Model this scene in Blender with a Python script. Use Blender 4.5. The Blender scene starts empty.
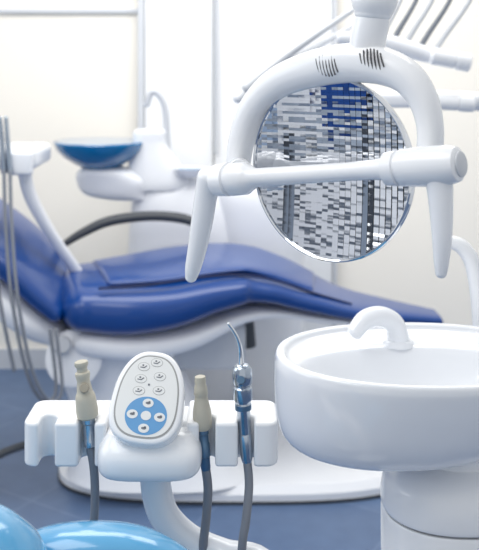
import bpy, bmesh, math, random
from mathutils import Vector, Matrix
random.seed(4)
F=900.0; CX=239.5; HY=60.0; H=1.35
def P(px,py,d): return Vector(((px-CX)/F*d, d, H-(py-HY)/F*d))
def s2l(c):
    out=[]
    for v in c:
        v/=255.0
        out.append(v/12.92 if v<=.04045 else ((v+.055)/1.055)**2.4)
    return tuple(out)+(1.0,)
# ---------------- materials
def mat(name,col,rough=.4,metal=0,coat=0,noise=0,nscale=30,trans=0,bump=0,spec=.5):
    m=bpy.data.materials.new(name); m.use_nodes=True
    nt=m.node_tree; b=nt.nodes['Principled BSDF']
    c=s2l(col)
    b.inputs['Base Color'].default_value=c
    b.inputs['Roughness'].default_value=rough
    b.inputs['Metallic'].default_value=metal
    b.inputs['Coat Weight'].default_value=coat
    b.inputs['Coat Roughness'].default_value=.08
    b.inputs['Transmission Weight'].default_value=trans
    b.inputs['Specular IOR Level'].default_value=spec
    tc=nt.nodes.new('ShaderNodeTexCoord'); n=nt.nodes.new('ShaderNodeTexNoise')
    n.inputs['Scale'].default_value=nscale; n.inputs['Detail'].default_value=3
    nt.links.new(tc.outputs['Object'],n.inputs['Vector'])
    mx=nt.nodes.new('ShaderNodeMix'); mx.data_type='RGBA'
    k=1-max(noise,.015)
    mx.inputs['A'].default_value=(c[0]*k,c[1]*k,c[2]*k,1); mx.inputs['B'].default_value=c
    nt.links.new(n.outputs['Fac'],mx.inputs['Factor']); nt.links.new(mx.outputs['Result'],b.inputs['Base Color'])
    if bump:
        bp=nt.nodes.new('ShaderNodeBump'); bp.inputs['Strength'].default_value=bump; bp.inputs['Distance'].default_value=.002
        nt.links.new(n.outputs['Fac'],bp.inputs['Height']); nt.links.new(bp.outputs['Normal'],b.inputs['Normal'])
    return m
M_white=mat('white_plastic',(235,237,240),.26,coat=.35)
M_white2=mat('white_enamel',(236,238,242),.35,coat=.2)
M_ceram=mat('glazed_ceramic',(231,234,239),.12,coat=.6)
M_grey=mat('grey_gap',(120,122,126),.5)
M_lgrey=mat('light_grey_plastic',(200,203,208),.4)
M_dark=mat('dark_plastic',(62,66,72),.45)
M_black=mat('dark_slot',(84,84,88),.7)
M_blue=mat('royal_blue_vinyl',(4,62,134),.3,coat=.3,noise=.06,nscale=6)
M_navy=mat('navy_seam',(4,26,74),.6)
M_sky=mat('sky_blue_vinyl',(84,160,206),.2,coat=.7,noise=.05,nscale=8)
M_beige=mat('beige_rubber',(188,184,170),.55,noise=.08,nscale=90)
M_beige2=mat('beige_rubber_dark',(160,153,138),.55)
M_steel=mat('brushed_steel',(176,186,198),.2,metal=1)
M_chrome=mat('chrome',(225,228,232),.06,metal=1)
M_facet=mat('mirror_reflector',(236,238,242),.02,metal=1)
M_hose=mat('grey_hose',(122,127,136),.5)
M_hoseblue=mat('blue_collar',(92,122,150),.3,metal=.7)
M_glass=mat('blue_glass',(6,116,172),.05,coat=.8)
M_keyb=mat('keypad_blue',(90,150,200),.35)
M_keyp=mat('keypad_face',(222,224,224),.35)
M_keyr=mat('keypad_rim',(150,152,152),.4)
M_icon=mat('keypad_icon',(105,110,118),.5)
M_wall=mat('cream_wall',(254,249,239),.8,noise=.02,nscale=2)
M_wall2=mat('pale_wall',(244,244,243),.8,noise=.02,nscale=2)
M_door=mat('white_lacquer',(249,250,251),.45)
M_trim=mat('baseboard_white',(212,215,220),.5)
M_blind=mat('blind_slats',(240,242,246),.5)
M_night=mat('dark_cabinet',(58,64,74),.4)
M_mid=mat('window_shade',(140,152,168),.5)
M_pale=mat('pale_blue_cabinet',(170,192,218),.4)
M_dblue=mat('blue_cabinet',(30,76,150),.35)

# ---------------- mesh helpers
def finish(bm,name,m,parent=None,sharp=40,smooth=True,bevel=0,subsurf=0):
    bmesh.ops.recalc_face_normals(bm,faces=bm.faces[:])
    if smooth:
        for f in bm.faces: f.smooth=True
        a=math.radians(sharp)
        for e in bm.edges:
            if len(e.link_faces)==2 and e.calc_face_angle(0)>a: e.smooth=False
    me=bpy.data.meshes.new(name); bm.to_mesh(me); bm.free()
    o=bpy.data.objects.new(name,me); bpy.context.collection.objects.link(o)
    me.materials.append(m)
    if bevel:
        md=o.modifiers.new('bev','BEVEL'); md.width=bevel; md.segments=4; md.limit_method='ANGLE'; md.angle_limit=math.radians(50)
    if parent:
        o.parent=parent; o.matrix_parent_inverse=Matrix.Translation(-parent.location)
    return o
def group(name,loc=(0,0,0)):
    e=bpy.data.objects.new(name,None); e.location=loc; e.empty_display_size=.05
    bpy.context.collection.objects.link(e); return e
def cr(vals,t):
    n=len(vals); i=min(int(t),n-2); u=t-i
    p0=vals[max(i-1,0)];p1=vals[i];p2=vals[i+1];p3=vals[min(i+2,n-1)]
    return .5*((2*p1)+(-1*p0+p2)*u+(2*p0-5*p1+4*p2-p3)*u*u+(-1*p0+3*p1-3*p2+p3)*u*u*u)
def sweep(name,pts,ra,m,parent=None,rb=None,ref=None,seg=20,sub=6,exp=2.0,rnd=1.0,rnd2=None,linear=False):
    pts=[Vector(p) for p in pts]; n=len(pts)
    if not isinstance(ra,(list,tuple)): ra=[ra]*n
    if rb is None: rb=list(ra)
    if not isinstance(rb,(list,tuple)): rb=[rb]*n
    if rnd2 is None: rnd2=rnd
    C=[];A=[];B=[]
    if linear or n==2 and sub<1: C=pts;A=list(ra);B=list(rb)
    else:
        for k in range((n-1)*sub+1):
            t=k/sub; C.append(cr(pts,t)); A.append(max(cr(ra,t),1e-4)); B.append(max(cr(rb,t),1e-4))
    T=[]
    for i in range(len(C)):
        d=C[min(i+1,len(C)-1)]-C[max(i-1,0)]; T.append(d.normalized())
    fr=[]
    if ref is not None:
        r=Vector(ref).normalized()
        for t in T:
            s=t.cross(r).normalized(); u=s.cross(t).normalized(); fr.append((s,u))
    else:
        t=T[0]; a=Vector((0,0,1)) if abs(t.z)<.8 else Vector((1,0,0))
        s=t.cross(a).normalized()
        for t in T:
            s=(s-t*s.dot(t)).normalized(); fr.append((s,t.cross(s).normalized()))
    rings=[]
    def ring(c,a,b,f): rings.append((c,a,b,f))
    if rnd>0:
        rr=min(A[0],B[0])*rnd
        for q in (.02,.3,.55,.78,.93):
            sc=math.sin(q*math.pi/2); ring(C[0]-T[0]*rr*math.cos(q*math.pi/2),A[0]-min(A[0],B[0])*(1-sc),B[0]-min(A[0],B[0])*(1-sc),fr[0])
    for i in range(len(C)): ring(C[i],A[i],B[i],fr[i])
    if rnd2>0:
        rr=min(A[-1],B[-1])*rnd2
        for q in (.93,.78,.55,.3,.02):
            sc=math.sin(q*math.pi/2); ring(C[-1]+T[-1]*rr*math.cos(q*math.pi/2),A[-1]-min(A[-1],B[-1])*(1-sc),B[-1]-min(A[-1],B[-1])*(1-sc),fr[-1])
    bm=bmesh.new(); R=[]
    for c,a,b,(s,u) in rings:
        row=[]
        for j in range(seg):
            th=2*math.pi*j/seg; ct,st=math.cos(th),math.sin(th)
            x=math.copysign(abs(ct)**(2/exp),ct)*a; y=math.copysign(abs(st)**(2/exp),st)*b
            row.append(bm.verts.new(c+s*x+u*y))
        R.append(row)
    for i in range(len(R)-1):
        for j in range(seg):
            k=(j+1)%seg; bm.faces.new((R[i][j],R[i][k],R[i+1][k],R[i+1][j]))
    bm.faces.new(R[0][::-1]); bm.faces.new(R[-1])
    return finish(bm,name,m,parent)
def rod(name,a,b,r1,r2,m,parent=None,rnd=0,seg=20): return sweep(name,[a,b],[r1,r2],m,parent,sub=1,rnd=rnd,seg=seg,linear=True)
def lathe(name,a,b,prof,m,parent=None,seg=32):
    a=Vector(a);b=Vector(b);ax=(b-a).normalized(); q=Vector((0,0,1)) if abs(ax.z)<.8 else Vector((1,0,0))
    s=ax.cross(q).normalized();u=ax.cross(s).normalized()
    bm=bmesh.new();R=[]
    for t,r in prof:
        c=a.lerp(b,t); R.append([bm.verts.new(c+s*math.cos(2*math.pi*j/seg)*r+u*math.sin(2*math.pi*j/seg)*r) for j in range(seg)])
    for i in range(len(R)-1):
        for j in range(seg):
            k=(j+1)%seg; bm.faces.new((R[i][j],R[i][k],R[i+1][k],R[i+1][j]))
    bm.faces.new(R[0][::-1]); bm.faces.new(R[-1])
    return finish(bm,name,m,parent,sharp=38)
def rings_mesh(name,rings,m,parent=None,seg=64,exp=2.0,cap0=True,cap1=True,sharp=50):
    bm=bmesh.new();R=[]
    for cx,cy,z,rx,ry in rings:
        row=[]
        for j in range(seg):
            th=2*math.pi*j/seg; ct,st=math.cos(th),math.sin(th)
            row.append(bm.verts.new((cx+math.copysign(abs(ct)**(2/exp),ct)*rx,cy+math.copysign(abs(st)**(2/exp),st)*ry,z)))
        R.append(row)
    for i in range(len(R)-1):
        for j in range(seg):
            k=(j+1)%seg; bm.faces.new((R[i][j],R[i][k],R[i+1][k],R[i+1][j]))
    if cap0: bm.faces.new(R[0][::-1])
    if cap1: bm.faces.new(R[-1])
    return finish(bm,name,m,parent,sharp=sharp)
def srings(keys,sub=5):
    out=[];n=len(keys)
    ks=[Vector(tuple(k)) for k in keys]
    for q in range((n-1)*sub+1): out.append(tuple(cr(ks,q/sub)))
    return out
def box(name,x0,x1,y0,y1,z0,z1,m,parent=None,bevel=0):
    bm=bmesh.new()
    bmesh.ops.create_cube(bm,size=1)
    for v in bm.verts: v.co=Vector(((x0+x1)/2+v.co.x*(x1-x0),(y0+y1)/2+v.co.y*(y1-y0),(z0+z1)/2+v.co.z*(z1-z0)))
    if bevel:
        bmesh.ops.bevel(bm,geom=bm.edges[:]+bm.verts[:],offset=bevel,segments=5,profile=.5,affect='EDGES')
    return finish(bm,name,m,parent,smooth=bool(bevel),sharp=60)
def prism(name,pts,O,U,V,N,t,m,parent=None,bevel=0):
    O=Vector(O);U=Vector(U);V=Vector(V);N=Vector(N)
    bm=bmesh.new()
    a=[bm.verts.new(O+U*p[0]+V*p[1]) for p in pts]; b=[bm.verts.new(O+U*p[0]+V*p[1]+N*t) for p in pts]
    bm.faces.new(a[::-1]); bm.faces.new(b); n=len(pts)
    for i in range(n): bm.faces.new((a[i],a[(i+1)%n],b[(i+1)%n],b[i]))
    return finish(bm,name,m,parent,sharp=40 if not bevel else 60,bevel=bevel)
def ell(cx,cy,rx,ry,n=24): return [(cx+rx*math.cos(2*math.pi*i/n),cy+ry*math.sin(2*math.pi*i/n)) for i in range(n)]

# ---------------- room
WY=3.95
fl=box('floor',-2.3,2.6,-2.6,WY,-.05,0,M_trim)
m=bpy.data.materials.new('blue_tile'); m.use_nodes=True; nt=m.node_tree; b=nt.nodes['Principled BSDF']
tc=nt.nodes.new('ShaderNodeTexCoord'); mp=nt.nodes.new('ShaderNodeMapping'); mp.inputs['Rotation'].default_value=(0,0,math.radians(32))
br=nt.nodes.new('ShaderNodeTexBrick'); br.offset=0; br.inputs['Scale'].default_value=1; br.inputs['Brick Width'].default_value=.5; br.inputs['Row Height'].default_value=.5
br.inputs['Mortar Size'].default_value=.004; br.inputs['Color1'].default_value=s2l((88,110,144)); br.inputs['Color2'].default_value=s2l((94,116,150)); br.inputs['Mortar'].default_value=s2l((104,124,156))
nz=nt.nodes.new('ShaderNodeTexNoise'); nz.inputs['Scale'].default_value=14; nz.inputs['Detail'].default_value=5
mx=nt.nodes.new('ShaderNodeMix'); mx.data_type='RGBA'; mx.blend_type='SOFT_LIGHT'; mx.inputs['Factor'].default_value=.25
nt.links.new(tc.outputs['Object'],mp.inputs['Vector']); nt.links.new(mp.outputs['Vector'],br.inputs['Vector']); nt.links.new(tc.outputs['Object'],nz.inputs['Vector'])
nt.links.new(br.outputs['Color'],mx.inputs['A']); nt.links.new(nz.outputs['Fac'],mx.inputs['B']); nt.links.new(mx.outputs['Result'],b.inputs['Base Color'])
b.inputs['Roughness'].default_value=.4
fl.data.materials[0]=m
box('wall_back',-2.3,2.6,WY,WY+.1,0,2.7,M_wall)
box('wall_right',2.6,2.7,-2.6,WY+.1,0,2.7,M_wall2)
box('wall_left',-2.4,-2.3,-2.6,WY+.1,0,2.7,M_wall2)
box('baseboard_back',-2.28,2.58,WY-.016,WY-.001,0.0,.085,M_trim)
dg=group('door_1',(0,WY-.03,1))
xa,xb=P(146,0,WY).x,P(331,0,WY).x
xm=P(214,0,WY).x
box('leaf_left',xa,xm-.003,WY-.05,WY-.018,.09,2.3,M_door,dg,.004)
box('leaf_right',xm+.003,xb,WY-.05,WY-.018,.09,2.3,M_door,dg,.004)
box('frame_side',xa-.03,xa-.003,WY-.06,WY-.018,.09,2.34,M_trim,dg,.004)
box('frame_side_2',xb+.003,xb+.02,WY-.06,WY-.018,.09,2.34,M_trim,dg,.004)
box('frame_top',xa-.03,xb+.02,WY-.06,WY-.018,2.31,2.34,M_lgrey,dg,.004)
rod('pull_bar',(xm+.01,WY-.08,.95),(xm+.01,WY-.08,2.1),.009,.009,M_lgrey,dg,rnd=1)
for z in (1.0,2.05): rod('pull_stud_%d'%int(z*10),(xm+.01,WY-.08,z),(xm+.01,WY-.04,z),.006,.006,M_lgrey,dg)
box('trim_1',-2.28,xa-.032,WY-.02,WY-.001,1.555,1.575,M_trim,None,.003)
# ---- unseen left wall windows with venetian blinds, added for reflections in the lamp
wg=group('reflection_window_1',(-2.28,.3,1.4))
wx=-2.295
for i,(y0,y1) in enumerate(((-1.7,-.62),(-.5,.55),(.67,1.75))):
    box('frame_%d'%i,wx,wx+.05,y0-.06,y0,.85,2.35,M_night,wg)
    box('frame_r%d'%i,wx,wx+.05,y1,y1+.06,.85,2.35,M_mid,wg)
    z=.88
    k=0
    while z<2.3:
        box('slat_%d_%d'%(i,k),wx+.01,wx+.045,y0,y1,z,z+.062,M_blind,wg); z+=.085;k+=1
    box('glass_%d'%i,wx+.001,wx+.006,y0,y1,.85,2.35,M_mid,wg)
    box('sill_%d'%i,wx,wx+.09,y0-.06,y1+.06,.82,.85,M_door,wg)
cg=group('reflection_cabinet',(-2.1,.2,.4))  # unseen cupboards, added and coloured to give the lamp mirror something to reflect
for i,(y0,mm) in enumerate(((-1.6,M_door),(-1.0,M_pale),(-.4,M_door),(.2,M_dblue),(.8,M_door),(1.4,M_pale))):
    box('cupboard_%d'%i,-2.28,-1.85,y0,y0+.58,.06,.78,mm,cg,.006)
    rod('knob_%d'%i,(-1.85,y0+.1,.6),(-1.83,y0+.1,.6),.01,.01,M_steel,cg)
box('plinth',-2.28,-1.9,-1.6,1.98,.0,.06,M_dark,cg)
box('worktop',-2.28,-1.83,-1.62,2.0,.78,.81,M_mid,cg,.004)

# ================= BACKGROUND DENTAL CHAIR
ch=group('dental_chair',(-.1,2.95,.5))
Y=Vector((0,1,0))
def slab(name,st,m,exp=3.2,sub=6,seg=40,rnd=.9,par=ch):
    pts=[];ra=[];rb=[]
    for x,z,yn,yf,t in st:
        pts.append((x,(yn+yf)/2,z-t/2)); ra.append((yf-yn)/2); rb.append(t/2)
    return sweep(name,pts,ra,m,par,rb=rb,ref=(0,0,1),seg=seg,sub=sub,exp=exp,rnd=rnd)
seat=[(-.53,.665,2.66,3.12,.15),(-.42,.665,2.66,3.20,.165),(-.28,.668,2.68,3.26,.155),(-.14,.68,2.72,3.30,.125),(.0,.68,2.76,3.32,.10),(.12,.655,2.79,3.28,.08),(.24,.605,2.83,3.22,.066),(.36,.56,2.87,3.18,.052),(.5,.53,2.92,3.14,.042),(.66,.50,2.97,3.1,.032)]
slab('seat_cushion',seat,M_blue)
pad=[(-.44,.678,2.75,3.08,.03),(-.30,.686,2.76,3.16,.03),(-.14,.70,2.80,3.22,.03),(.0,.70,2.84,3.24,.03),(.12,.67,2.88,3.2,.03),(.24,.619,2.91,3.15,.025)]
slab('seat_pad',pad,M_blue,exp=2.6)
# stitched welt running along the front of the cushion, just proud of its surface
wl=[Vector((s[0],s[2]+.045,s[1]-.001)) for s in seat[1:8]]
sweep('seat_welt',wl,.0045,M_navy,ch,seg=8)
sh=[(-.50,.53,2.70,3.08,.09),(-.36,.52,2.70,3.14,.10),(-.2,.53,2.74,3.18,.09),(-.02,.57,2.80,3.2,.06),(.14,.56,2.85,3.18,.04),(.3,.525,2.88,3.12,.03),(.45,.495,2.92,3.10,.02)]
slab('seat_shell',sh,M_white2,exp=2.8)
bk=[P(66,296,2.9),P(50,280,2.9),P(28,258,2.9),P(0,234,2.9),P(-60,192,2.9),P(-120,152,2.9),P(-165,122,2.9)]
sweep('backrest_cushion',bk,[.22,.24,.25,.26,.26,.24,.2],M_blue,ch,rb=[.035,.042,.045,.045,.045,.045,.04],ref=(.6,0,.8),exp=3,seg=40,rnd=.9)
bs=[P(64,326,2.88),P(44,311,2.88),P(20,291,2.88),P(-8,269,2.88),P(-65,226,2.88),P(-120,186,2.88)]
sweep('backrest_shell',bs,[.16,.21,.23,.24,.23,.2],M_white2,ch,rb=[.035,.05,.055,.05,.045,.03],ref=(.6,0,.8),exp=3,seg=36,rnd=.9)
lathe('recline_hub',P(74,358,2.72),P(74,358,2.98),[(0,.075),(.02,.085),(.9,.085),(1,.08)],M_white2,ch,40)
lathe('hub_cap',P(62,345,2.700),P(62,345,2.73),[(0,.022),(.2,.028),(1,.028)],M_lgrey,ch,32)
col=[(-.42,2.92,.50,.2,.14),(-.40,2.92,.4,.2,.14),(-.34,2.92,.25,.2,.15),(-.28,2.92,.1,.26,.2),(-.25,2.92,.05,.3,.22)]
rings_mesh('lift_column',srings(col),M_white2,ch,exp=3)
box('under_mech',-.25,.02,2.86,3.06,.36,.50,M_lgrey,ch,.02)
bxx,byy=-.01,2.99
rings_mesh('base_plate',[(bxx,byy,0,.58,.26),(bxx,byy,.03,.58,.26),(bxx,byy,.05,.56,.24),(bxx,byy,.055,.53,.21)],M_white2,ch,exp=3.0,sharp=30)
rings_mesh('base_gasket',[(bxx,byy,.001,.583,.263),(bxx,byy,.01,.583,.263)],M_dark,ch,exp=3.0)
sweep('armrest',[P(66,243,3.2),P(84,232,3.22),P(110,221,3.24),P(150,216,3.26),P(185,219,3.26),P(202,228,3.26)],[.014,.02,.022,.022,.022,.018],M_dark,ch,rb=[.012,.016,.018,.018,.018,.014],ref=(0,0,1),rnd=1)
sweep('armrest_post',[P(200,226,3.26),P(205,245,3.26),P(200,275,3.24)],[.016,.018,.02],M_lgrey,ch)
rod('foot_pivot',P(247,312,2.95),P(247,345,2.95),.02,.03,M_dark,ch,rnd=.3)
sweep('floor_hose',[P(-70,470,2.75),P(-20,462,2.7),P(10,450,2.72),P(40,440,2.8)],.012,M_dark,ch)

# ================= BACKGROUND CUSPIDOR UNIT
cu=group('cuspidor_unit',(-.3,3.5,.5))
c=P(100,141,3.45); zr=c.z
rings_mesh('glass_bowl',[(c.x,3.45,zr,.172,.172),(c.x,3.45,zr-.004,.176,.176),(c.x,3.45,zr-.03,.166,.166),(c.x,3.45,zr-.06,.138,.138),(c.x,3.45,zr-.085,.10,.10),(c.x,3.45,zr-.108,.055,.055),
  (c.x,3.45,zr-.09,.04,.04),(c.x,3.45,zr-.05,.11,.11),(c.x,3.45,zr-.02,.155,.155),(c.x,3.45,zr,.168,.168)],M_glass,cu,cap0=False,cap1=True)
rings_mesh('bowl_stand',srings([(c.x+.03,3.45,zr-.098,.06,.06),(c.x+.03,3.45,zr-.11,.11,.09),(c.x+.06,3.46,zr-.15,.15,.10),(c.x+.07,3.46,zr-.20,.13,.09),(c.x+.12,3.47,zr-.22,.1,.08)]),M_white2,cu,exp=2.6)
ub=[(-.20,3.52,.0,.24,.16),(-.20,3.52,.45,.24,.16),(-.20,3.52,.66,.23,.16),(-.21,3.52,.78,.21,.15),(-.24,3.52,.86,.17,.13),(-.26,3.52,.90,.12,.1)]
rings_mesh('unit_body',srings(ub),M_white2,cu,exp=3)
ub=[(.09,3.5,.0,.16,.14),(.09,3.5,.5,.16,.14),(.08,3.5,.72,.17,.15),(.05,3.5,.84,.15,.14),(.02,3.5,.89,.10,.1),(.01,3.5,.90,.04,.04)]
rings_mesh('unit_body_side',srings(ub),M_white2,cu,exp=2.8)
sweep('faucet',[P(167,178,3.45),P(167,140,3.45),P(165,108,3.45),P(158,94,3.45),P(151,93,3.45),P(147,104,3.45)],[.02,.014,.012,.012,.012,.012],M_lgrey,cu)
rings_mesh('faucet_deck',srings([(P(158,0,3.45).x,3.45,.86,.12,.07),(P(158,0,3.45).x,3.45,.90,.12,.07),(P(150,0,3.45).x,3.45,1.02,.07,.05),(P(150,0,3.45).x,3.45,1.08,.06,.045),(P(150,0,3.45).x,3.45,1.085,.02,.02)]),M_white,cu,exp=3)
t=P(190,168,3.4)
rings_mesh('cup_tray',[(t.x,3.4,t.z-.03,.045,.045),(t.x,3.4,t.z-.01,.06,.055),(t.x,3.4,t.z,.062,.057),(t.x,3.4,t.z-.004,.052,.048)],M_white,cu)
rings_mesh('cup_tray_inset',[(t.x,3.4,t.z-.0035,.046,.042),(t.x,3.4,t.z-.002,.044,.04)],M_glass,cu)

# ================= BACKGROUND DELIVERY TABLE (left)
dt=group('delivery_table',(-.8,2.7,.9))
a=P(18,154,2.8)
box('table_body',a.x-.35,a.x+.085,2.68,2.9,a.z-.035,a.z+.03,M_white,dt,.02)
box('table_lip',a.x-.0,a.x+.075,2.665,2.69,a.z-.05,a.z+.02,M_white2,dt,.01)
sweep('support_arm',[P(24,168,2.8),P(30,195,2.8),P(50,232,2.85),P(80,276,2.95),P(96,300,3.02)],[.02,.02,.018,.018,.02],M_white2,dt)
for i,(x0,x1) in enumerate(((4,8),(10,14),(-8,-6))):
    rod('handpiece_%d'%i,P(x0,172,2.66),P(x0-4,118,2.66),.009,.006,M_steel,dt,rnd=1)
    sweep('hose_%d'%i,[P(x0,172,2.64),P(x0+2,230,2.6),P(x0+8,300,2.56),P(x0+22,370,2.56),P(x0+38,400,2.6),P(x0+52,390,2.62),P(x0+46,330,2.64)][:7 if i<2 else 4],.0055,M_hose,dt,seg=10)
rod('table_post',P(-40,168,2.8),(P(-40,168,2.8).x,2.8,0.0),.03,.03,M_white2,dt)

# ================= BACKGROUND INSTRUMENT UNIT (upper right)
du=group('instrument_delivery_unit',(.5,2.4,1.3))
D=2.3
sweep('tray_rail',[P(340,38,D),P(380,42,D),P(425,54,D),P(462,60,D)],[.016,.024,.022,.02],M_white2,du,rnd=.6)
lathe('rail_knob',P(430,56,D-.02),P(470,63,D-.02),[(0,.016),(.05,.022),(.6,.022),(.62,.018),(.66,.024),(.97,.024),(1,.02)],M_white,du)
box('tray_deck',P(352,0,D).x,P(474,0,D).x,D,D+.3,P(0,108,D).z,P(0,94,D).z,M_white2,du,.012)
lathe('deck_knob',P(432,102,D-.02),P(474,104,D-.02),[(0,.014),(.05,.019),(.6,.019),(.62,.015),(.66,.021),(.97,.021),(1,.018)],M_white,du)
for i,(a,b) in enumerate((((238,98),(356,24)),((247,88),(356,8)),((258,104),(352,50)))):
    sweep('whip_arm_%d'%i,[P(a[0],a[1],D),P((a[0]*.6+b[0]*.4),(a[1]*.6+b[1]*.4)-3,D+.03),P(b[0],b[1],D+.08)],[.014,.010,.007],(M_white,M_lgrey,M_steel)[i],du,seg=10)
for i,(x0,y0,x1) in enumerate(((378,44,402),(390,46,418),(402,50,434),(416,54,452),(430,58,472))):
    sweep('hose_arm_%d'%i,[P(x0,y0,D+.02),P(x0+.35*(x1-x0),y0*.62,D+.02),P(x1,-4,D+.04),P(x1+14,-50,D+.08)],[.008,.007,.006,.006],(M_lgrey,M_hose)[i%2],du,seg=10)
sweep('hose_bridge',[P(400,-50,D+.08),P(470,-60,D+.08),P(520,-50,D+.1),P(540,0,D+.15)],[.03]*4,M_white2,du)
rod('unit_post',(P(540,0,D+.15).x,D+.15,0),P(540,0,D+.15),.05,.04,M_white2,du)
sweep('deck_arm',[P(460,100,D+.15),P(500,104,D+.15),P(540,110,D+.15)],.025,M_white2,du)
rings_mesh('unit_foot',[(P(540,0,D+.15).x,D+.15,0,.16,.16),(P(540,0,D+.15).x,D+.15,.03,.16,.16),(P(540,0,D+.15).x,D+.15,.06,.08,.08)],M_white2,du)

# ================= FOREGROUND EXAM LAMP
lg=group('dental_lamp',(.1,1.0,1.2))
A0=P(222,180,1.10); B0=P(432,165,.93)
e=Vector((B0.x-A0.x,B0.y-A0.y,0)).normalized(); N=Vector((e.y,-e.x,0)); Cc=Vector((0,0,H)); UP=Vector((0,0,1))
def L(px,py,off=0):
    r=Vector(((px-CX)/F,1,-(py-HY)/F)); t=((A0+N*off)-Cc).dot(N)/r.dot(N); return Cc+r*t
def Ls(px,rp,off=0): return rp*L(px,160,off).y/F
arch=[(238,168,10,.016),(242,140,12,.017),(254,108,14,.018),(280,82,16,.020),(322,67,19,.024),(366,63,20,.026),(402,74,17,.023),(422,97,14,.019),(430,125,12,.017),(430,152,12,.016)]
sweep('arch_frame',[L(a[0],a[1],.0) for a in arch],[Ls(a[0],a[2]) for a in arch],M_white,lg,rb=[a[3] for a in arch],ref=N,seg=32,sub=8,exp=2.4,rnd=.6)
ctr=L(332,168,-.006); R=.101
CW=.0074; RH=.0032
bm=bmesh.new(); bmesh.ops.create_circle(bm,cap_ends=True,segments=96,radius=R)
x=-R+CW
while x<R:
    bmesh.ops.bisect_plane(bm,geom=bm.verts[:]+bm.edges[:]+bm.faces[:],plane_co=(x,0,0),plane_no=(1,0,0)); x+=CW
y=-R+RH
while y<R:
    bmesh.ops.bisect_plane(bm,geom=bm.verts[:]+bm.edges[:]+bm.faces[:],plane_co=(0,y,0),plane_no=(0,1,0)); y+=RH
bmesh.ops.split_edges(bm,edges=bm.edges[:])
rc={}
for f in bm.faces:
    c0=f.calc_center_median(); ci=int((c0.x+R)/CW); ri=int((c0.y+R)/RH)
    rv=rc.setdefault(ci,(random.uniform(-.012,.012),random.uniform(-.012,.012),random.random()*6))
    tu=2.6*c0.x+rv[0]
    tv=1.8*c0.y+rv[1]+.03*math.sin(ri*2.2+rv[2]*.3)
    base=.6*(c0.x**2+c0.y**2)
    for v in f.verts: v.co.z=base+(v.co.x-c0.x)*tu+(v.co.y-c0.y)*tv
for v in bm.verts: v.co=ctr+e*v.co.x+UP*v.co.y+N*v.co.z
finish(bm,'faceted_reflector',M_facet,lg,smooth=False)
def disc_lathe(name,prof,m,seg=96):
    bm=bmesh.new();Rr=[]
    for r,z in prof:
        Rr.append([bm.verts.new(ctr+e*(r*math.cos(2*math.pi*j/seg))+UP*(r*math.sin(2*math.pi*j/seg))+N*z) for j in range(seg)])
    for i in range(len(Rr)-1):
        for j in range(seg):
            k=(j+1)%seg; bm.faces.new((Rr[i][j],Rr[i][k],Rr[i+1][k],Rr[i+1][j]))
    bm.faces.new(Rr[-1])
    return finish(bm,name,m,lg)
disc_lathe('reflector_back',[(R+.001,.008),(R+.0022,.006),(R+.002,0),(R*.93,-.012),(R*.7,-.025),(R*.4,-.032),(.01,-.034)],M_lgrey)
disc_lathe('reflector_rim',[(R-.0005,.003),(R-.0005,.0095),(R+.001,.0105),(R+.0026,.0095),(R+.003,.004)]+[(R+.0015,-.002),(.05,-.0065)],M_chrome)
off=.045
bar=[(214,12),(217,16.5),(229,17.5),(230,15.2),(232,15.2),(233,17.5),(246,17),(250,14),(256,10),(300,9.8),(350,9.8),(375,10.8),(386,12),(387,17.5),(398,19),(399,16.8),(401,16.8),(402,19.6),(425,21.5),(450,21),(458,18.5),(460,15)]
a=L(214,180.5,off); b=L(460,164,off); tot=(b-a).length
prof=[]
for px,r in bar:
    py=180.5+(px-214)/(460-214)*(164-180.5); q=L(px,py,off); prof.append(((q-a).length/tot,r*q.y/F*.95))
lathe('crossbar',a,b,prof,M_white,lg,48)
for i,(px,py) in enumerate(((240,168),(430,158))):
    rod('bracket_%d'%i,L(px,py,0),L(px,py+4,off),.013,.014,M_white,lg)
q=b; ax=(b-a).normalized()
lathe('end_cap',b-ax*.001,b+ax*.003,[(0,.0125),(.7,.0125),(1,.0105)],M_lgrey,lg)
hl=[(210,178,13),(206,196,11.5),(202,222,11),(197,250,9.5),(193,268,8),(191,277,6)]
sweep('handle_1',[L(h[0],h[1],off+.0) for h in hl],[Ls(h[0],h[2],off) for h in hl],M_white,lg,rnd=.9,seg=28)
hl=[(438,170,15),(440,190,13),(441.5,215,11.5),(442,240,9.8),(441.5,262,7.6),(441,273,5.8)]
sweep('handle_2',[L(h[0],h[1],off+.0) for h in hl],[Ls(h[0],h[2],off) for h in hl],M_white,lg,rnd=.9,seg=28)
for i,(vx,vy) in enumerate(((326,65.5),(371,60))):
    o=L(vx,vy,.0246 if i==0 else .0256)
    for k in range(-3,4):
        hh=math.sqrt(max(0,1-(k/3.7)**2))*.0115
        c0=o+e*(k*.0041+(.0006 if i==0 else 0))+N*(.0003*k if i==0 else -.0002*abs(k))
        dr=.0027*(hh/.0115)**2
        sweep('vent_%d_%d'%(i,k+3),[c0-UP*hh+e*.002-N*dr,c0,c0+UP*hh-e*.002-N*dr],.00075,M_black,lg,rb=.0013,ref=N,seg=8,sub=4)
nk=[(366,56,17),(368,40,18),(372,22,17.5),(373,12,16.5)]
sweep('neck',[L(a[0],a[1],0) for a in nk],[Ls(a[0],a[2]) for a in nk],M_white,lg,rnd=0,seg=32)
sweep('neck_joint',[L(373,14,0),L(374,4,0),L(375,-8,0),L(376,-25,0)],[Ls(372,19),Ls(372,23),Ls(372,23),Ls(372,19)],M_white,lg,rnd=.5,seg=32)
p0=L(376,-25,0)
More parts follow.
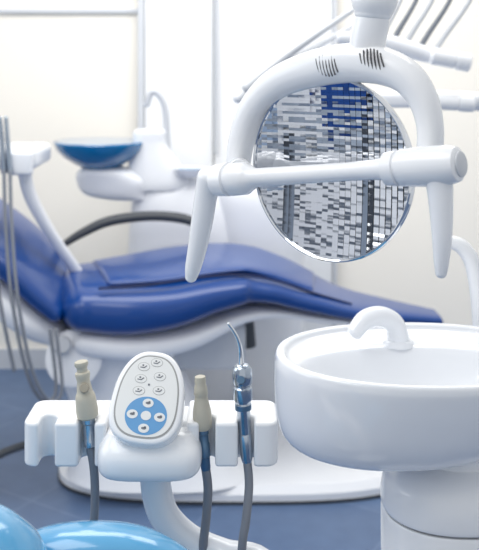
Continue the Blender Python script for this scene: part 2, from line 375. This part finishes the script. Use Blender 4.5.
sweep('suspension_arm',[p0,p0+Vector((.01,.02,.12)),p0+Vector((.08,.05,.28)),p0+Vector((.3,.15,.38)),p0+Vector((.5,.28,.36)),Vector((.72,1.45,1.6))],[.018,.018,.02,.022,.024,.026],M_white,lg)
rod('lamp_pole',(.72,1.45,0.0),(.72,1.45,1.62),.03,.026,M_white,lg)

# ================= FOREGROUND INSTRUMENT TRAY
tg=group('instrument_holder',(-.1,1.1,.9))
def slot_poly(px0,px1,yf,yb,slots,r,rl=.012,rr=.012):
    x0=(px0-CX)/F*yf; x1=(px1-CX)/F*yf; pts=[]
    def arc(cx,cy,rad,a0,a1,n=6):
        for i in range(n+1):
            a=math.radians(a0+(a1-a0)*i/n); pts.append((cx+rad*math.cos(a),cy+rad*math.sin(a)))
    arc(x0+rl,yf+rl,rl,180,270)
    for sx in slots:
        cx=(sx-CX)/F*yf
        arc(cx-r-.004,yf+.004,.004,270,360,4)
        arc(cx,yf+.02,r,180,0,12)
        arc(cx+r+.004,yf+.004,.004,180,270,4)
    arc(x1-rr,yf+rr,rr,270,360); arc(x1-rr,yb-rr,rr,0,90); arc(x0+rl,yb-rl,rl,90,180)
    return pts
X=Vector((1,0,0)); 
zt=.922
prism('holder_left',slot_poly(22,106,1.06,1.135,(46,86),.0095,.014,.004),(0,0,zt-.052),X,Y,UP,.052,M_white,tg,bevel=.0035)
prism('holder_right',slot_poly(186,278,1.06,1.135,(207,246),.0095,.004,.014),(0,0,zt-.052),X,Y,UP,.052,M_white,tg,bevel=.0035)
box('bridge',(92-CX)/F*1.1,(200-CX)/F*1.1,1.075,1.13,zt-.05,zt-.004,M_white,tg,.008)
c0=P(148,452,1.04)
rings_mesh('keypad_housing',srings([(c0.x,1.075,.862,.045,.03),(c0.x,1.075,.866,.056,.042),(c0.x,1.075,.876,.061,.048),(c0.x,1.075,.895,.060,.046),(c0.x,1.08,.912,.05,.036)]),M_white,tg,exp=3.8,sharp=60)
th=math.radians(38); V0=Vector((0,math.sin(th),math.cos(th))); NK=Vector((0,-math.cos(th),math.sin(th)))
rl=math.radians(7); KU=X*math.cos(rl)-V0*math.sin(rl); KV=V0*math.cos(rl)+X*math.sin(rl)
KC=P(148,396,1.055)
def kout(s,a=.0425,b=.0540,n=72,dy=0):
    pts=[]
    for i in range(n):
        t=2*math.pi*i/n; cs,sn=math.cos(t),math.sin(t)
        v=math.copysign(abs(sn)**.82,sn)*(b-s); u_=math.copysign(abs(cs)**.74,cs)*(a-s)*(1-.15*sn)
        pts.append((u_,v+dy))
    return pts
prism('keypad_shell',kout(0),KC-NK*.026,KU,KV,NK,.026,M_white,tg,bevel=.005)
prism('keypad_rim',kout(.0062),KC-NK*.002,KU,KV,NK,.0026,M_keyr,tg)
prism('keypad_face',kout(.0080),KC-NK*.002,KU,KV,NK,.0031,M_keyp,tg)
def kxy(px,py):
    r=Vector(((px-CX)/F,1,-(py-HY)/F)); t=(KC-Cc).dot(NK)/r.dot(NK); q=Cc+r*t-KC; return q.dot(KU),q.dot(KV)
def kdisc(name,u_,v_,rx,ry,h,m,n=32): prism(name,ell(u_,v_,rx,ry,n),KC,KU,KV,NK,h,m,tg)
bu,bv=kxy(146,416); kdisc('pad_disc',bu,bv,.0245,.0215,.0014,M_keyb,48)
kdisc('pad_centre',bu,bv,.0060,.0052,.0018,M_keyp)
for i,(du_,dv_) in enumerate(((-.0160,0),(.0160,0),(0,.0142),(0,-.0142))):
    kdisc('pad_key_%d'%i,bu+du_,bv+dv_,.0064,.0050,.0018,M_keyp)
    kdisc('pad_icon_%d'%i,bu+du_,bv+dv_,.0030,.0014,.0021,M_icon,12)
    kdisc('pad_icon_b%d'%i,bu+du_+.0014,bv+dv_+.0012,.0014,.0012,.0021,M_icon,10)
for i,(px,py) in enumerate(((157,363),(144,367),(141,379),(160,377),(139,391),(159,391))):
    u_,v_=kxy(px,py)
    kdisc('key_rim_%d'%i,u_,v_,.0072,.0052,.0013,M_keyr); kdisc('key_%d'%i,u_,v_,.0067,.0047,.0015,M_keyp)
    prism('glyph_%d'%i,[(u_-.004,v_-.0014),(u_+.001,v_-.0018),(u_+.004,v_+.0012),(u_+.003,v_+.0018),(u_+.0005,v_-.0006),(u_-.004,v_-.0004)],KC,KU,KV,NK,.0018,M_icon,tg)
    kdisc('glyph_dot_%d'%i,u_-.001,v_+.0016,.0012,.001,.0018,M_icon,10)
u_,v_=kxy(149,385); kdisc('led_0',u_,v_,.0012,.0012,.0018,M_icon,10)
PX,PY=(455-CX)/F*1.33,1.33
SX,SY=.075,1.03
sweep('support_arm',[P(155,466,1.09),P(157,493,1.09),P(166,518,1.09),P(190,541,1.09),P(225,556,1.08),P(262,566,1.06),Vector((SX,1.045,.70)),Vector((SX+.01,SY,.62)),Vector((SX+.01,SY,.4))],[.0185,.0185,.0185,.0185,.0185,.019,.02,.022,.024],M_white,tg,seg=28)
rings_mesh('stand_foot',srings([(SX+.01,SY,0,.11,.11),(SX+.01,SY,.03,.11,.11),(SX+.01,SY,.05,.05,.05),(SX+.01,SY,.2,.028,.028),(SX+.01,SY,.45,.026,.026)]),M_white,tg)
def lp(name,a,b,prof_px,m,d,par=tg,seg=28):
    k=d/F; return lathe(name,a,b,[(t,r*k) for t,r in prof_px],m,par,seg)
d1=1.075
HE=Vector((SX-.02,SY,.5))
lp('suction_tip',P(81,361,d1),P(88,418,d1),[(0,5),(.01,6.5),(.06,7),(.10,5.8),(.13,5.2),(.18,5.4),(.2,7.2),(.24,7.6),(.28,7),(.34,6.4),(.42,7),(.5,7.6),(.56,8.4),(.58,9.4),(.66,10.2),(.86,11),(.96,10.6),(1,8)],M_beige,d1)
lp('suction_valve',P(84,388,d1-.012),P(85,388,d1+.0),[(0,4),(.3,5),(1,5)],M_beige2,d1)
lp('suction_collar',P(88,418,d1),P(90,447,d1),[(0,6.8),(.15,6.8),(.2,5.6),(.7,5.6),(.75,6.3),(.95,6),(1,4.5)],M_steel,d1)
sweep('suction_hose',[P(90,445,d1),P(94,470,d1),P(95,500,d1),P(93,545,d1),P(95,610,d1),P(130,680,d1),P(230,700,d1),HE],4.3*d1/F,M_hose,tg,seg=14)
d2=1.073
lp('scaler_cap',P(200,376,d2),P(203,429,d2),[(0,4),(.01,5.3),(.1,5.8),(.16,5.4),(.2,6.4),(.34,7),(.36,6.4),(.42,6.6),(.6,8.6),(.68,9.3),(.86,9.6),(.96,9),(1,7)],M_beige,d2)
lp('scaler_collar',P(203,429,d2),P(206,472,d2),[(0,5.4),(.1,5.6),(.12,4.9),(.3,4.9),(.34,5.6),(.62,5.8),(.64,5),(.9,5),(1,3.8)],M_hoseblue,d2)
sweep('scaler_hose',[P(206,470,d2),P(208,490,d2),P(206,520,d2),P(203,548,d2),P(200,610,d2),P(220,670,d2),HE],4.6*d2/F,M_hose,tg,seg=14)
d3=1.07
lp('syringe_head',P(242,364,d3),P(243,402,d3),[(0,5),(.04,7.5),(.12,9.4),(.3,10),(.5,9.4),(.54,8),(.58,8),(.62,9.4),(.9,9.6),(1,8)],M_steel,d3)
lp('syringe_button',P(241,380,d3-.014),P(241,380,d3),[(0,3.5),(.2,4.6),(1,4.8)],M_hoseblue,d3)
lp('syringe_grip',P(243,402,d3),P(247,462,d3),[(0,7.2),(.03,8),(.1,8),(.13,6.6),(.5,6.4),(.52,5.8),(.56,6.6),(.92,6),(1,4.6)],M_steel,d3)
lp('syringe_band',P(243.1,404,d3),P(243.3,409,d3),[(0,8.3),(1,8.3)],M_hoseblue,d3)
sweep('syringe_nozzle',[P(241,368,d3),P(240.5,352,d3),P(238,340,d3-.003),P(233.5,331,d3-.006),P(228.5,324,d3-.008)],[3.2*d3/F,2.6*d3/F,2.0*d3/F,1.7*d3/F,1.6*d3/F],M_chrome,tg,seg=14)
sweep('syringe_hose',[P(247,460,d3),P(249,485,d3-.005),P(246,520,d3-.015),P(242,548,d3-.02),P(240,610,d3-.02),P(250,670,d3-.02),HE],4.4*d3/F,M_hose,tg,seg=14)

# ================= FOREGROUND CUSPIDOR
sg=group('spittoon_basin',(.27,1.31,.9))
bx=(422-CX)/F*1.3; by=1.312; zr=.924
out=[(-.06,0,-.143,.004,.004),(-.058,0,-.142,.06,.045),(-.050,0,-.135,.120,.084),(-.038,0,-.119,.160,.112),(-.022,0,-.089,.188,.132),(-.008,0,-.049,.205,.144),(-.002,0,-.018,.211,.149),(0,0,-.006,.2115,.149),(0,0,.000,.209,.1465),(0,0,.002,.2035,.141),(0,0,.000,.198,.136),(0,-.001,-.007,.194,.131),(0,-.016,-.011,.188,.110),(-.0,-.024,-.014,.180,.097),(-.0,-.026,-.020,.174,.092),(-.0,-.027,-.036,.163,.084),(-.004,-.027,-.056,.142,.072),(-.008,-.027,-.073,.105,.054),(-.012,-.027,-.083,.06,.034),(-.014,-.027,-.086,.02,.015)]
rings_mesh('basin',srings([(bx+a,by+b,zr+c_,r1,r2) for a,b,c_,r1,r2 in out],4),M_ceram,sg,seg=96,exp=2.15,sharp=80)
rings_mesh('drain',[(bx-.014,by-.027,zr-.0865,.02,.016),(bx-.014,by-.027,zr-.083,.018,.014)],M_steel,sg)
yb=by+.082; zb=zr-.012
sp=[Vector(((398-CX)/F*yb,yb,zb)),P(398,336,yb-.002),P(393,323,yb-.006),P(380,316.5,yb-.015),P(365,320,yb-.025),P(354,333,yb-.035)]
sweep('rinse_spout',sp,[.0175,.0165,.0160,.0155,.0145,.012],M_ceram,sg,seg=28,rnd=.5)
rings_mesh('spout_base',[(sp[0].x,sp[0].y-.002,zb-.004,.024,.019),(sp[0].x,sp[0].y-.002,zb+.003,.023,.018),(sp[0].x,sp[0].y-.002,zb+.006,.018,.016)],M_ceram,sg)
rings_mesh('neck',srings([(PX+.01,PY,.86,.085,.075),(PX+.005,PY,.82,.07,.062),(PX,PY,.775,.058,.055),(PX,PY,.73,.06,.055)]),M_white,sg)
rings_mesh('pedestal_top',srings([(PX,PY,.768,.035,.035),(PX,PY,.765,.06,.055),(PX,PY,.756,.085,.075),(PX,PY,.738,.102,.09),(PX,PY,.715,.108,.095),(PX,PY,.696,.108,.095),(PX,PY,.693,.10,.09)]),M_white,sg,exp=2.3,sharp=70)
rings_mesh('pedestal_seam',[(PX,PY,.683,.102,.089),(PX,PY,.697,.102,.089)],M_grey,sg,exp=2.3)
rings_mesh('pedestal_body',[(PX,PY,0,.12,.11),(PX,PY,.04,.115,.105),(PX,PY,.3,.106,.094),(PX,PY,.685,.108,.095),(PX,PY,.690,.105,.093)],M_white,sg,exp=2.3)
sweep('cup_filler',[P(440,243,1.49),P(450,242,1.49),P(462,247,1.49),P(472,262,1.49),P(478,290,1.49),P(482,330,1.49),P(486,400,1.49)],[.009,.011,.0125,.0135,.014,.015,.016],M_white,sg)
rod('filler_support',P(486,395,1.49),(P(486,400,1.49).x,1.49,.0),.03,.035,M_white,sg)

# ================= FOREGROUND PATIENT CHAIR (top edge)
fg=group('patient_chair',(-.2,.85,.5))
rings_mesh('backrest',srings([(-.14,.91,.46,.15,.05),(-.142,.905,.6,.16,.055),(-.142,.90,.72,.155,.055),(-.142,.895,.80,.14,.052),(-.143,.89,.85,.105,.045),(-.145,.885,.878,.07,.034),(-.147,.88,.890,.035,.018),(-.148,.88,.893,.006,.004)]),M_sky,fg,exp=2.2,sharp=80)
rings_mesh('side_bolster',srings([(-.29,.82,.46,.10,.09),(-.29,.82,.65,.11,.1),(-.28,.82,.80,.11,.09),(-.270,.82,.885,.095,.075),(-.262,.82,.92,.065,.05),(-.26,.82,.937,.035,.03),(-.26,.82,.941,.005,.005)]),M_sky,fg,exp=2.2,sharp=80)
slab('seat',[(-.5,.5,.46,.9,.11),(-.3,.5,.44,.92,.12),(-.12,.5,.44,.92,.12),(-.04,.49,.5,.88,.1)],M_sky,par=fg)
rings_mesh('pedestal',srings([(-.26,.7,.0,.2,.2),(-.26,.7,.05,.19,.19),(-.26,.7,.09,.15,.12),(-.26,.7,.25,.12,.1),(-.26,.7,.42,.15,.13)]),M_white2,fg,exp=2.6)

# ---------------- lights
w=bpy.data.worlds.new('world'); bpy.context.scene.world=w; w.use_nodes=True
bg=w.node_tree.nodes['Background']; bg.inputs['Color'].default_value=(.97,.985,1,1); bg.inputs['Strength'].default_value=.80
def area(name,loc,target,sx,sy,power,col=(1,1,1)):
    l=bpy.data.lights.new(name,'AREA'); l.shape='RECTANGLE'; l.size=sx; l.size_y=sy; l.energy=power; l.color=col
    o=bpy.data.objects.new(name,l); o.location=loc; o.rotation_euler=(Vector(target)-Vector(loc)).to_track_quat('-Z','Y').to_euler(); bpy.context.collection.objects.link(o)
area('overhead_fill_light',(.0,2.6,2.65),(0,3.1,0),2.4,1.2,42,(1,.99,.965))  # added soft overhead fill towards the back; no ceiling panel is modelled
area('overhead_fill_light.001',(-.9,.6,2.6),(-.1,1.0,.8),1.4,1.0,16,(1,.99,.98))  # second added overhead fill, from upper left onto the foreground
area('side_fill_light',(-1.9,1.3,1.7),(0,1.5,.9),1.2,1.0,9,(.97,.99,1))  # added soft fill from the left, beside the unseen windows
# ---------------- camera
cam=bpy.data.cameras.new('camera'); co=bpy.data.objects.new('camera',cam); bpy.context.collection.objects.link(co)
co.location=(0,0,H); co.rotation_euler=(math.radians(90),0,0)
cam.sensor_fit='VERTICAL'; cam.sensor_height=36; cam.lens=F*36/550; cam.shift_y=-(275-HY)/550
cam.clip_start=.02
cam.dof.use_dof=True; cam.dof.focus_distance=1.07; cam.dof.aperture_fstop=8.0
bpy.context.scene.camera=co
bpy.context.scene.view_settings.view_transform='Standard'
